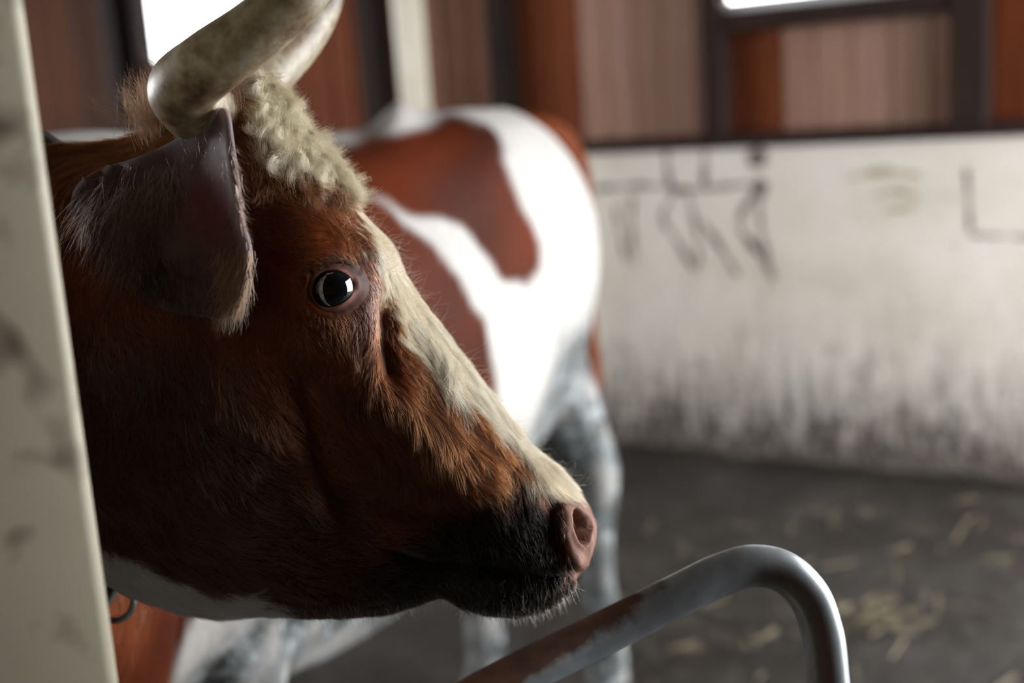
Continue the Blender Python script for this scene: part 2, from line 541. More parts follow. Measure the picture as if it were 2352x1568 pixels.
# the sloping stretch runs on down to the stall post, where it is welded on
e0 = pp_[0]; sl = pp_[0] - pp_[1]; kx = (pe[0] - .02 - e0[0]) / sl[0]
pp_.insert(0, np.array([pe[0] - .02, pe[1] + .035, e0[2] + sl[2] * kx]))
last = pp_[-1]
pp_.append(np.array([last[0] + .004, last[1] - .03, last[2] - .18])); pp_.append(np.array([last[0] + .006, last[1] - .05, 0.0]))
v, f = tube(pp_, [.0168] * len(pp_), n=32, per=14)
o = mesh_obj('stall_divider_pipe', v, f, M_steel)
tag(o, 'bent galvanised stall divider pipe with rust in the right foreground', 'pipe')

# ------------------------------------------------------------------ the cow: one loft from tail to nose, legs joined on
base = np.array([-.25, 2.35, 0.0])
cow = empty('cow', base)
tag(cow, 'red-brown and white horned cow turning its head to the right beside the post', 'cow')

TF = np.array([-.468, -.884, 0]); TL = np.array([.884, -.468, 0]); T0 = np.array([.10, 3.05, 0]); ZZ = np.array([0, 0, 1.0])
YAW, HROLL = math.radians(2.5), -.08
LAT = math.cos(YAW) * (-FW) - math.sin(YAW) * RT + HROLL * UP; LAT /= np.linalg.norm(LAT)
M0 = P(750, 800, 1.125)


def onmid(px, py):
    """Point of the head's middle plane seen at a spot of the view."""
    v = FW + (px - 1176) / FPX * RT - (py - 784) / FPX * UP
    return CAM + v * (((M0 - CAM) @ LAT) / (v @ LAT))


def chart(p):
    """Side-view chart of the head (2352x1568 units) for points (n,3)."""
    v = p - CAM; d = v @ FW
    return np.stack([1176 + FPX * (v @ RT) / d, 784 - FPX * (v @ UP) / d, d], 1)


def mirror(p):
    return p - 2 * ((p - M0) @ LAT)[..., None] * LAT


HK = np.array([0, .04, .1, .18, .28, .4, .55, .7, .85, .95, 1])
stations = []   # top, bottom, right-hand unit vector, half widths, subdivisions after it


def trunk(s, zt, zb, ws, off=0):
    c = T0 + s * TF
    stations.append((c + ZZ * zt, c + ZZ * zb, -TL, np.array(ws), 12))


o_ = [0, .42, .66, .84, .95, 1.0, 1.0, .95, .78, .5, 0]
def sc(w, shape=o_): return [w * k for k in shape]
hip = [0, .34, .56, .75, .90, .99, 1.0, .92, .75, .45, 0]
trunk(-.035, 1.20, 1.10, sc(.02))
trunk(-.015, 1.27, .98, sc(.09, hip))
trunk(.04, 1.345, .82, sc(.155, hip))
trunk(.14, 1.40, .70, sc(.195, hip))
trunk(.30, 1.415, .62, sc(.225, hip))
trunk(.50, 1.415, .58, [0, .10, .165, .205, .230, .245, .245, .235, .19, .12, 0])
trunk(.75, 1.395, .55, sc(.278))
trunk(1.0, 1.39, .50, sc(.325))
trunk(1.25, 1.40, .50, sc(.315))
trunk(1.45, 1.425, .53, sc(.275, [0, .34, .55, .76, .92, 1.0, 1.03, .98, .8, .5, 0]))
trunk(1.62, 1.42, .58, sc(.235, [0, .34, .55, .76, .92, 1.0, 1.03, .98, .8, .5, 0]))


def neck(top, bot, rv, w, sub=14):
    rv = np.array(rv, float); rv /= np.linalg.norm(rv)
    stations.append((np.array(top), np.array(bot), rv, np.array(sc(w, [0, .36, .6, .8, .93, 1.0, 1.0, .9, .68, .42, 0])), sub))


neck((-.67, 1.46, 1.41), (-.55, 1.36, .66), (-.95, .1, 0), .19)
neck((-.575, 1.285, 1.425), (-.50, 1.20, .82), (-.85, -.5, 0), .155)


def head(t, b_, ws, sub=12):
    stations.append((onmid(*t), onmid(*b_), LAT, np.array(ws), sub))


head((415, 285), (225, 1315), [0, .05, .085, .102, .114, .12, .12, .11, .085, .05, 0])
head((580, 205), (350, 1375), [0, .070, .093, .098, .097, .100, .108, .106, .086, .048, 0])
head((700, 322), (490, 1408), [0, .066, .094, .103, .098, .099, .107, .105, .084, .046, 0])
head((802, 452), (625, 1408), [0, .064, .097, .115, .110, .098, .100, .096, .077, .042, 0], 14)
head((885, 580), (750, 1412), [0, .050, .078, .094, .097, .091, .088, .084, .071, .042, 0], 14)
head((975, 704), (860, 1406), [0, .038, .058, .073, .083, .084, .080, .075, .064, .040, 0])
head((1064, 826), (950, 1385), [0, .033, .050, .064, .075, .079, .075, .068, .058, .038, 0])
head((1143, 934), (1012, 1366), [0, .030, .046, .059, .069, .074, .071, .063, .051, .034, 0], 14)
head((1214, 1018), (1060, 1384), [0, .029, .045, .058, .067, .073, .072, .066, .053, .036, 0], 14)
head((1276, 1072), (1130, 1403), [0, .030, .046, .058, .066, .072, .073, .068, .056, .036, 0], 14)
head((1326, 1128), (1200, 1403), [0, .031, .046, .057, .064, .068, .069, .063, .050, .032, 0], 16)
head((1357, 1184), (1264, 1384), [0, .028, .042, .052, .058, .061, .060, .052, .040, .025, 0], 16)
head((1368, 1232), (1308, 1350), [0, .018, .027, .035, .039, .041, .040, .033, .024, .014, 0], 14)
head((1352, 1284), (1338, 1312), [0, .006, .009, .012, .0135, .014, .0135, .012, .008, .005, 0], 4)

ctrl = []
for tp, bt, rv, ws, _ in stations:
    ax = bt - tp
    right = [tp + HK[i] * ax + rv * ws[i] for i in range(1, 10)]
    left = [tp + HK[i] * ax - rv * ws[i] for i in range(9, 0, -1)]
    ctrl.append([tp] + right + [bt] + left)
ctrl = np.array(ctrl)                                     # stations x 20 x 3
cen = ctrl.mean(1)
knots = np.concatenate([[0], np.cumsum(np.linalg.norm(np.diff(cen, axis=0), axis=1))])
tt, sid = [], []
for i in range(len(knots) - 1):
    q = np.linspace(knots[i], knots[i + 1], stations[i][4], endpoint=False)
    tt.append(q); sid.append(i + np.linspace(0, 1, len(q), endpoint=False))
tt = np.concatenate(tt + [[knots[-1]]]); sid = np.concatenate(sid + [[len(knots) - 1]])
RC = hermite(knots, ctrl, tt)
PER = 16
grid = closed_cr(RC, PER)                                  # rings x 320 x 3
NR, NC = grid.shape[:2]
H0 = 13                                                    # station index where the head begins
mir = (-np.arange(NC)) % NC                                # ring index of the opposite side
is_head = sid >= H0 - .5
hv = np.zeros(NC); hv[1:NC // 2] = 1; hv[NC // 2 + 1:] = -1


def normals(g):
    dr = np.gradient(g, axis=0); dc = (np.roll(g, -1, 1) - np.roll(g, 1, 1))
    n = np.cross(dc, dr); l = np.linalg.norm(n, axis=2, keepdims=True); n = n / np.maximum(l, 1e-12)
    return n


nrm = normals(grid)
out_sign = np.sign(np.sum(nrm * (grid - grid.mean(1, keepdims=True)), axis=2).mean())
nrm *= out_sign
# ---- surface modelling of the head: bumps and hollows on the near side, mirrored to the far side
ch = chart(grid.reshape(-1, 3)).reshape(NR, NC, 3)
near = np.zeros((NR, NC), bool); near[:, :NC // 2 + 1] = True
cx = np.where(near, ch[..., 0], ch[:, mir, 0]); cy = np.where(near, ch[..., 1], ch[:, mir, 1])
hd = sstep(H0 - .3, H0 + .7, sid)[:, None]


def gau(x, y, sx, sy, rot=0):
    c, s_ = math.cos(rot), math.sin(rot); dx, dy = cx - x, cy - y
    return np.exp(-.5 * (((dx * c + dy * s_) / sx)**2 + ((-dx * s_ + dy * c) / sy)**2))


def line_g(pts, sg):
    d = seg_dist(pts, cx.ravel(), cy.ravel(), False).reshape(cx.shape)
    return np.exp(-.5 * (d / sg)**2)


EYE = (762, 664)
disp = (.010 * gau(775, 585, 85, 45, .25)                      # brow
        + .006 * gau(845, 660, 22, 90, -.1)                     # front rim of the orbit
        - .010 * line_g([(886, 700), (889, 780), (897, 850)], 13)  # hollow in front of the orbit
        - .008 * gau(650, 520, 60, 60)                          # temple
        + .010 * gau(480, 1060, 150, 170)                       # jaw muscle
        - .006 * line_g([(700, 870), (720, 1050), (790, 1160)], 32)
        + .004 * line_g([(860, 900), (960, 1010), (1090, 1100)], 30)   # facial crest
        - .004 * line_g([(820, 1130), (960, 1180), (1090, 1190)], 24)
        + .004 * gau(980, 1250, 90, 40, .1)
        - .005 * line_g([(1345, 1322), (1250, 1330), (1120, 1305), (980, 1290), (900, 1270)], 9)   # mouth
        + .004 * line_g([(1320, 1290), (1200, 1285), (1090, 1265)], 16)
        + .005 * line_g([(1294, 1170), (1297, 1230), (1318, 1290)], 10)  # wing of the nostril
        - .004 * line_g([(1265, 1150), (1270, 1240)], 16))
side_fade = np.clip(np.abs(((grid - M0) @ LAT)) / .02, 0, 1)
grid = grid + nrm * (disp * hd * side_fade)[..., None]
# eye socket
grid_pre = grid.copy()
ex, ey = (cx - EYE[0]) / 56, (cy - EYE[1]) / 50
sock = (1 - sstep(.75, 1.06, np.hypot(ex, ey))) * hd
grid = grid - np.sign(hv)[None, :, None] * LAT * (sock * .030)[..., None]
# nostril
NOS = [(1320, 1166), (1336, 1180), (1352, 1192), (1357, 1212), (1350, 1244), (1338, 1256), (1326, 1246), (1313, 1215), (1309, 1185)]
nd = seg_dist(NOS, cx.ravel(), cy.ravel()).reshape(cx.shape)
ins = inside(NOS, cx.ravel(), cy.ravel()).reshape(cx.shape)
nmask = np.where(ins, sstep(0, 13, nd), 0) * hd
rim = np.exp(-.5 * (nd / 7)**2) * (~ins) * hd * (np.hypot(cx - 1340, cy - 1210) < 90)
inn = -nrm * .5 - (math.cos(.5) * RT * .7 - UP * .1)[None, None, :] - np.sign(hv)[None, :, None] * LAT * .5
grid = grid + inn * (nmask * .038)[..., None] + nrm * (rim * .0025)[..., None]
# hip bone of the far side showing over the back line
hook = np.exp(-((ch[..., 0] - 912) / 42)**2 - ((ch[..., 1] - 262) / 45)**2) * (sid < 9)[:, None]
grid[..., 2] += .035 * hook
nrm = normals(grid) * out_sign

# ---- coat colours
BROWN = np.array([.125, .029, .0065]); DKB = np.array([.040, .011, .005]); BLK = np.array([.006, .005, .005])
CREAM = np.array([.74, .60, .41]); WHITE = np.array([.52, .50, .475]); PINK = np.array([.30, .162, .122])
GREYPINK = np.array([.30, .19, .18])
BLAZE = [(520, 120), (560, 300), (575, 372), (640, 372), (720, 405), (795, 452), (835, 540), (862, 610), (882, 680), (930, 790), (985, 860), (1060, 920),
         (1130, 975), (1185, 1030), (1208, 1060), (1190, 1096), (1245, 1118), (1292, 1152), (1420, 1152), (1420, 900), (1000, 400), (760, 100)]
PLAN = [(1292, 1152), (1290, 1215), (1304, 1275), (1318, 1335), (1420, 1340), (1420, 1152)]
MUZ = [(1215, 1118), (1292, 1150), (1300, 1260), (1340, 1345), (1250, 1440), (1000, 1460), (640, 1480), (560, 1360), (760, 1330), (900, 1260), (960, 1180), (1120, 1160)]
THROAT = [(200, 1235), (300, 1278), (385, 1325), (460, 1372), (520, 1362), (585, 1372), (650, 1400), (650, 1500), (100, 1500)]


CREASE = [(688, 648), (708, 625), (740, 605), (780, 596), (815, 596), (838, 600)]      # fold above the upper eyelid, its shade painted as a dark line


def head_colour(x, y, p):
    """Coat colour of the head, cheek and crease shade painted in, from its side-view chart."""
    w = 16 * pnoise(p, 160, 21) + 9 * pnoise(p, 420, 22)
    xx, yy = x + w, y + 10 * pnoise(p, 190, 23)
    c = np.tile(BROWN, (len(x), 1))
    v = 1 + .25 * pnoise(p, 60, 24)
    c = c * v[:, None]
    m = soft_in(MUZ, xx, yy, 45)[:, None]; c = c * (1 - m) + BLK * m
    m = soft_in([(100, 760), (420, 800), (640, 980), (800, 1150), (900, 1260), (760, 1420), (100, 1420)], xx, yy, 110)[:, None]; c = c * (1 - .85 * m) + DKB * .5 * .85 * m  # cheek and jaw shade painted into the coat colour
    m = soft_in(BLAZE, xx, yy, 6)[:, None]; c = c * (1 - m) + CREAM * m
    m = soft_in(PLAN, x, y, 7)[:, None]; c = c * (1 - m) + PINK * (1 + .15 * pnoise(p, 300, 5))[:, None] * m
    m = soft_in(THROAT, xx, yy, 8)[:, None]; c = c * (1 - m) + WHITE * .8 * m
    g = np.exp(-.5 * (((x - 838) / 20)**2 + ((y - 690) / 48)**2))[:, None] * .5; c = c * (1 - g) + GREYPINK * g
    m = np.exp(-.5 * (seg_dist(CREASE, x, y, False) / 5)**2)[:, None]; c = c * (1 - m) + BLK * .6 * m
    return c


UPB = [(1.75, 1.36), (1.25, 1.385), (1.05, 1.378), (.75, 1.385), (.44, 1.402), (.50, 1.35), (.56, 1.31), (.565, 1.26), (.55, 1.2), (.51, 1.14), (.53, 1.08), (.62, 1.05), (.72, 1.1), (.81, 1.16),
       (.94, 1.24), (1.02, 1.26), (1.13, 1.28), (1.3, 1.25), (1.75, 1.3)]
LOB = [(1.25, 1.27), (1.13, 1.29), (1.07, 1.25), (1.01, 1.19), (.97, 1.11), (.90, 1.05), (.86, .93), (.84, .84), (.95, .8), (1.12, .85), (1.3, .95), (1.5, 1.2)]
FOR_ = [(1.59, .2), (1.585, .80), (1.52, .95), (1.45, 1.30), (1.60, 1.37), (2.4, 1.40), (2.4, .2)]
RUMP = [(-.1, 1.36), (.13, 1.33), (.10, 1.2), (-.1, 1.1)]


def trunk_colour(p):
    s = (p - T0) @ TF; z = p[:, 2]; side = (p - T0) @ TL
    ss = s + .02 * pnoise(p, 16, 31); zz = z + .015 * pnoise(p, 19, 32)
    ss = np.where(side < 0, ss + .06 * pnoise(p, 5, 40), ss)
    c = np.tile(WHITE, (len(p), 1))
    for poly in (UPB, LOB, FOR_):
        m = soft_in(poly, ss, zz, .012)[:, None]
        c = c * (1 - m) + BROWN * [.70, .50, .34] * (.92 + .45 * pnoise(p, 14, 33))[:, None] * m
    m = (soft_in(RUMP, ss, zz, .015) * (side < .02))[:, None]
    c = c * (1 - m) + BROWN * .7 * m
    return c


gp = grid.reshape(-1, 3)
hb = np.repeat(sstep(H0 - 1.6, H0 - .6, sid), NC)
gc = trunk_colour(gp)
hcx, hcy = cx.ravel(), cy.ravel()
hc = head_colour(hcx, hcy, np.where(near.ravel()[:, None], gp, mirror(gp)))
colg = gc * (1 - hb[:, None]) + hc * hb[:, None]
# inside of the nostril
nm = nmask.ravel()[:, None]; colg = colg * (1 - nm) + np.array([.05, .015, .011]) * nm
nk = np.repeat((sid > 10.2) & (sid < H0 + .2), NC)


def dirt_of(p):
    s = (p - T0) @ TF
    lim = np.interp(s, [-.2, .15, .45, .60, .75, 1.1, 1.4, 1.55, 1.7], [.80, .95, .93, .74, .68, .76, .80, .72, .4])
    return sstep(lim + .07, lim - .10, p[:, 2] + .05 * pnoise(p, 14, 50)) * (s < 1.7)


dg = dirt_of(gp) * (1 - hb)
faces = [tuple(int(k) for k in q) for q in grid_faces(NR, NC)]
faces.append(tuple(range(NC))[::-1]); faces.append(tuple((NR - 1) * NC + k for k in range(NC)))

# skin / short coat material
M_coat, nt, b, N, Lk = new_mat('cow_coat')
at = N.new('ShaderNodeAttribute'); at.attribute_name = 'coat'
ad = N.new('ShaderNodeAttribute'); ad.attribute_name = 'dirt'
g1 = noise(nt, 26, 5, .65); g2 = noise(nt, 120, 4, .6, sc=(1, 1, .35)); g3 = noise(nt, 13, 3, .6)
c1 = mix(nt, 1.0, at.outputs['Color'], ramp(nt, g2, [(.3, (.80, .80, .80)), (.7, (1.12, 1.12, 1.12))]), 'MULTIPLY')
dm = math_node(nt, 'MULTIPLY', ad.outputs['Fac'], ramp(nt, g3, [(.36, (.25, .25, .25)), (.52, (1, 1, 1))]))
dcol = ramp(nt, g1, [(.34, (.018, .022, .022)), (.50, (.085, .095, .095)), (.66, (.42, .45, .46))])
Lk.new(mix(nt, dm, c1, dcol), b.inputs['Base Color'])
b.inputs['Roughness'].default_value = .62
b.inputs['Specular IOR Level'].default_value = .08
bump(nt, b, g2, .35, .003)


def set_attrs(me, col, dirt):
    a = me.attributes.new('coat', 'FLOAT_COLOR', 'POINT')
    a.data.foreach_set('color', np.concatenate([col, np.ones((len(col), 1))], 1).astype(np.float32).ravel())
    a = me.attributes.new('dirt', 'FLOAT', 'POINT')
    a.data.foreach_set('value', dirt.astype(np.float32))


body = mesh_obj('body', gp, faces, M_coat, cow, base)
set_attrs(body.data, colg, dg)
bm = bmesh.new(); bm.from_mesh(body.data); bmesh.ops.recalc_face_normals(bm, faces=bm.faces); bm.to_mesh(body.data); bm.free()

# legs (grown into the trunk)
LH = [P(1240, 700, 2.86), P(1258, 850, 2.86), P(1316, 985, 2.88), P(1372, 1085, 2.90), P(1372, 1200, 2.91), P(1376, 1330, 2.92), P(1388, 1440, 2.94)]
lh_r = [.100, .097, .083, .052, .040, .036, .046]
hoof = np.array([LH[-1][0] + .0, LH[-1][1] - .03, .05]); LH += [hoof, hoof * [1, 1, 0] + [-.01, -.02, -.004]]; lh_r += [.052, .064]
LH = np.array(LH)
sh = T0 + 1.45 * TF
LF = np.array([sh + .12 * TL + ZZ * .92, sh + .14 * TL + ZZ * .72, sh + .145 * TL + .02 * TF + ZZ * .52, sh + .145 * TL + ZZ * .40, sh + .145 * TL + ZZ * .22,
               sh + .145 * TL + .02 * TF + ZZ * .10, sh + .145 * TL + .04 * TF + ZZ * .05, sh + .145 * TL + .05 * TF - ZZ * .004])
lf_r = [.125, .105, .075, .055, .040, .044, .052, .060]
leg_objs = []
for pts, rr in ((LH, lh_r), (LH - TL * .30 + TF * .06, lh_r), (LF, lf_r), (LF - TL * .29 - TF * .05, lf_r)):
    v, f = tube(pts, rr, n=28, per=8)
    lo = mesh_obj('leg_tmp', v, f, M_coat)
    vv = np.array(v); dd = np.clip(dirt_of(vv) + (vv[:, 2] < .8) * .9, 0, 1)
    lc = np.tile(WHITE, (len(vv), 1)); lc[vv[:, 2] < .055] = (.03, .028, .026)
    if pts is LF or pts[0][1] < 2: lc = trunk_colour(vv)
    set_attrs(lo.data, lc, dd)
    bm = bmesh.new(); bm.from_mesh(lo.data); bmesh.ops.recalc_face_normals(bm, faces=bm.faces); bm.to_mesh(lo.data); bm.free()
    leg_objs.append(lo)
for lo in leg_objs:
    lo.parent = cow; lo.location = -Vector(base)
bpy.context.view_layer.update()
for lo in leg_objs:
    md = body.modifiers.new('join_leg', 'BOOLEAN'); md.operation = 'UNION'; md.solver = 'EXACT'; md.object = lo
dgph = bpy.context.evaluated_depsgraph_get()
nm_ = bpy.data.meshes.new_from_object(body.evaluated_get(dgph))
body.modifiers.clear()
#print('ATTR', [(a.name, a.domain, a.data_type) for a in nm_.attributes], len(nm_.polygons), float(np.mean([d.value for d in nm_.attributes['dirt'].data])) if 'dirt' in nm_.attributes else None)
if len(nm_.polygons) > 1000:
    old = body.data; body.data = nm_; nm_.name = 'body'; bpy.data.meshes.remove(old)
from mathutils.kdtree import KDTree
src_p = [gp]; src_c = [colg]; src_d = [dg]
for lo in leg_objs:
    k_ = len(lo.data.vertices)
    q_ = np.empty(k_ * 3); lo.data.vertices.foreach_get('co', q_); src_p.append(q_.reshape(-1, 3))
    q_ = np.empty(k_ * 4, np.float32); lo.data.attributes['coat'].data.foreach_get('color', q_); src_c.append(q_.reshape(-1, 4)[:, :3])
    q_ = np.empty(k_, np.float32); lo.data.attributes['dirt'].data.foreach_get('value', q_); src_d.append(q_)
src_p = np.concatenate(src_p); src_c = np.concatenate(src_c); src_d = np.concatenate(src_d)
kd = KDTree(len(src_p))
for i_, q_ in enumerate(src_p): kd.insert(q_, i_)
kd.balance()
nr_ = np.array([kd.find(v_.co)[1] for v_ in body.data.vertices])
for a_n in ('coat', 'dirt'): body.data.attributes.remove(body.data.attributes[a_n])
set_attrs(body.data, src_c[nr_], src_d[nr_])
for lo in leg_objs:
    me = lo.data; bpy.data.objects.remove(lo); bpy.data.meshes.remove(me)
body.data.polygons.foreach_set('use_smooth', [True] * len(body.data.polygons))

# tail
q0 = T0 - .01 * TF
tl = [P(1180, 300, 2.98), P(1268, 322, 3.05), P(1310, 375, 3.09), P(1330, 460, 3.10), P(1340, 560, 3.08), P(1343, 660, 3.06), P(1350, 780, 3.05), P(1355, 900, 3.05), P(1362, 1010, 3.05), P(1366, 1090, 3.05)]
v, f = tube(tl, [.045, .050, .044, .036, .028, .025, .026, .034, .030, .006], n=18)
tail = mesh_obj('tail', v, f, M_coat, cow, base)
vv = np.array(v)
set_attrs(tail.data, np.where(vv[:, 2:] > .72, BROWN * 1.1, DKB), sstep(.8, .5, vv[:, 2]))

# ------------------------------------------------------------------ horns
M_horn, nt, b, N, Lk = new_mat('horn')
h1 = noise(nt, 24, 6, .68, sc=(1, 1, 1)); h2 = noise(nt, 70, 4, .6); h4 = noise(nt, 11, 3, .55)
hcl = ramp(nt, h1, [(.32, (.085, .047, .025)), (.44, (.27, .195, .11)), (.55, (.42, .36, .25)), (.72, (.60, .56, .47))])
hcl = mix(nt, ramp(nt, h2, [(.52, (0, 0, 0)), (.72, (.7, .7, .7))]), hcl, (.06, .038, .020))
hcl = mix(nt, ramp(nt, h4, [(.50, (0, 0, 0)), (.66, (.65, .65, .65))]), hcl, (.11, .055, .032))
Lk.new(hcl, b.inputs['Base Color']); b.inputs['Roughness'].default_value = .40
bump(nt, b, h2, .12, .002)
hp = [P(515, 300, 1.07), P(455, 252, 1.02), P(420, 208, .985), P(480, 148, .955), P(585, 72, .94), P(690, -20, .94), P(775, -140, .955), P(840, -290, .98), P(846, -380, 1.0)]
hr = [.030, .0295, .0278, .0257, .0236, .0215, .0170, .0100, .002]
v, f = tube(hp, hr, n=40, per=10)
horn = mesh_obj('horn', v, f, M_horn, cow, base)
fp = [P(560, 230, 1.20), P(620, 150, 1.235), P(678, 88, 1.265), P(722, 22, 1.28), P(752, -60, 1.28), P(765, -150, 1.27), P(765, -240, 1.25)]
v, f = tube(fp, [.032, .0305, .0285, .026, .0225, .016, .003], n=40, per=10)
mesh_obj('horn', v, f, M_horn, cow, base)

# ------------------------------------------------------------------ eyes
M_eye, nt, b, N, Lk = new_mat('eyeball')
b.inputs['Base Color'].default_value = (.004, .006, .009, 1); b.inputs['Roughness'].default_value = .04
b.inputs['Coat Weight'].default_value = 1.0; b.inputs['Coat Roughness'].default_value = .02
M_lid, nt, b, N, Lk = new_mat('eyelid_skin')
atl = N.new('ShaderNodeAttribute'); atl.attribute_name = 'coat'
Lk.new(atl.outputs['Color'], b.inputs['Base Color']); b.inputs['Roughness'].default_value = .55
b.inputs['Specular IOR Level'].default_value = .18
bump(nt, b, noise(nt, 260, 3), .25, .001)


near_ok = near & (sid >= H0 - 1.3)[:, None] & (ch[..., 2] < 1.16)


def surf_depth(px, py):
    """Depth of the near head surface at a chart spot."""
    k = np.argmin(np.where(near_ok, (ch[..., 0] - px)**2 + (ch[..., 1] - py)**2, 1e12))
    return ch.reshape(-1, 3)[k, 2]


ch_pre = chart(grid_pre.reshape(-1, 3)).reshape(NR, NC, 3)
d_e = surf_depth(EYE[0], EYE[1]) - .004
ec = P(758, 662, d_e)
EN = LAT + .10 * RT + .05 * UP; EN /= np.linalg.norm(EN)
ER = .0205
eyec = ec - EN * (ER * .70)
EX = np.cross(UP, EN); EX /= np.linalg.norm(EX); EY = np.cross(EN, EX)


def uv_sphere(c, r, a, b_, n_, nu=40, nv=24):
    V, F = [], []
    for i in range(nv + 1):
        th = math.pi * i / nv
        for j in range(nu):
            ph = 2 * math.pi * j / nu
            V.append(c + r * (math.sin(th) * math.cos(ph) * a + math.sin(th) * math.sin(ph) * b_ + math.cos(th) * n_))
    for i in range(nv):
        for j in range(nu):
            F.append((i * nu + j, (i + 1) * nu + j, (i + 1) * nu + (j + 1) % nu, i * nu + (j + 1) % nu))
    return np.array(V), F


v, f = uv_sphere(eyec, ER, EX, EY, EN)
eye = mesh_obj('eye', v, f, M_eye, cow, base)
mesh_obj('eye', mirror(v), [q[::-1] for q in f], M_eye, cow, base)
# eyelid ring: opening outline (m) in the eye plane
NL = 72
ph = np.linspace(0, 2 * np.pi, NL, endpoint=False)
ox = .0170 * np.cos(ph) * (1 + .16 * np.cos(ph)); oy = .0160 * np.sin(ph) + .0042 * np.cos(ph) * .4
oy = np.where(np.sin(ph) > 0, oy * .96, oy)
ang_up = np.clip(np.sin(ph - .25), 0, 1)
layers = [(.86, -.006, (.12, .035, .03)), (.96, -.0005, (.26, .085, .07)), (1.03, .0022, (.36, .17, .145)), (1.12, .0022, (.20, .085, .068)), (1.24, .0008, (.10, .04, .027)),
          (1.36, -.0010, (.05, .02, .015)), (1.55, -.0008, (.10, .035, .016)), (1.85, -.007, (.12, .04, .016))]
V, CL = [], []
for k, (sca, dz, col) in enumerate(layers):
    for j in range(NL):
        sx_ = sca
        qx, qy = ox[j] * sx_, oy[j] * sx_
        up_ = ang_up[j]
        zz_ = dz
        if k == 5: zz_ -= .0045 * up_; qy += .002 * up_
        if k == 4: zz_ += .0010 * up_
        if k == 6: zz_ += .0030 * up_; qy += .002 * up_
        # follow the ball near the opening
        rad = math.hypot(qx, qy); zb = math.sqrt(max(ER**2 - min(rad, ER * .98)**2, 0)) - ER * .70
        wgt = 1 - sstep(1.0, 1.5, sca)
        zz_ += zb * wgt + (.0035 * (1 - (sca - 1) * 1.0) - .0035) * (1 - wgt)
        if sca > 1.05:
            q3 = ec + EX * qx + EY * qy; c3 = chart(q3[None])[0]
            kq = np.argmin(np.where(near_ok, (ch_pre[..., 0] - c3[0])**2 + (ch_pre[..., 1] - c3[1])**2, 1e12))
            zs = (grid_pre.reshape(-1, 3)[kq] - q3) @ EN
            zz_ = zz_ * wgt + (1 - wgt) * (zs + .0008 + dz * .9 + (-.004 * up_ if k == 5 else .001 * up_ if k == 6 else 0))
        V.append(ec + EX * qx + EY * qy + EN * zz_)
        cc = np.array(col)
        if k == 5: cc = cc * (1 - .6 * up_)  # crease shade painted into the upper lid colour
        if k in (2, 3): cc = cc * (.75 + .35 * (math.cos(ph[j] + .5) > 0))
        CL.append(cc)
V = np.array(V); CL = np.array(CL)
F = [tuple(int(x) for x in q) for q in grid_faces(len(layers), NL)]
for vv, ff_ in ((V, F), (mirror(V), [q[::-1] for q in F])):
    lid = mesh_obj('eyelid', vv, ff_, M_lid, cow, base)
    set_attrs(lid.data, CL, np.zeros(len(CL)))
    lid['label'] = 'pinkish eyelid rim'

# ------------------------------------------------------------------ ears
M_ear, nt, b, N, Lk = new_mat('ear_skin')
ate = N.new('ShaderNodeAttribute'); ate.attribute_name = 'coat'
e1 = noise(nt, 60, 4, .6)
Lk.new(mix(nt, 1.0, ate.outputs['Color'], ramp(nt, e1, [(.3, (.72, .72, .72)), (.7, (1.2, 1.2, 1.2))]), 'MULTIPLY'), b.inputs['Base Color'])
b.inputs['Roughness'].default_value = .62; b.inputs['Sheen Weight'].default_value = .12; b.inputs['Specular IOR Level'].default_value = .3
bump(nt, b, e1, .3, .002)
EO = [(372, 340), (432, 306), (478, 276), (506, 250), (522, 262), (532, 330), (545, 420), (556, 510), (573, 572), (572, 640), (552, 700), (515, 732), (440, 722), (350, 700), (265, 640),
      (195, 560), (166, 490), (178, 430), (235, 390), (310, 365)]
# how far each point of the margin stands off the head (m)
EOFF = [.010, .018, .030, .040, .045, .048, .050, .050, .050, .046, .036, .022, .008, -.004, -.006, -.006, -.004, .0, .004, .006]
EDp = [surf_depth(x_, y_) - o2 for (x_, y_), o2 in zip(EO, EOFF)]
oc = closed_cr(np.array([[x, y, d] for (x, y), d in zip(EO, EDp)]), 6)
cpt = np.array([395, 520, surf_depth(395, 520) - .006])
NE = len(oc); NRr = 14
EV, EC = [], []
for i in range(NRr + 1):
    rr = i / NRr
    for j in range(NE):
        q = cpt + (oc[j] - cpt) * rr
        bowl = (1 - rr**2.4)
        dd = min(oc[j][2] * (rr**2) + cpt[2] * (1 - rr**2), surf_depth(q[0], q[1]) - .004 * (1 if rr < .9 else 0))
        if rr > .93 and oc[j][0] > 480: dd += -.004
        EV.append(P(q[0], q[1], dd))
        x, y = q[0], q[1]
        c = np.array([.085, .040, .034])
        m = math.exp(-.5 * (((x - 470) / 70)**2 + ((y - 330) / 75)**2)); c = c * (1 - m) + np.array([.15, .115, .135]) * m
        m = math.exp(-.5 * (((x - 490) / 50)**2 + ((y - 480) / 80)**2)); c = c * (1 - m) + np.array([.115, .028, .026]) * m
        m = math.exp(-.5 * (((x - 350) / 110)**2 + ((y - 640) / 70)**2)); c = c * (1 - m) + np.array([.030, .018, .015]) * m
        if rr > .9: 
            m = (rr - .9) * 10 * (1 if 480 < x and y < 600 else .2); c = c * (1 - m) + np.array([.25, .19, .20]) * m
        EC.append(c)
EV = np.array(EV); EC = np.array(EC)
EF = [tuple(int(x) for x in q) for q in grid_faces(NRr + 1, NE)]
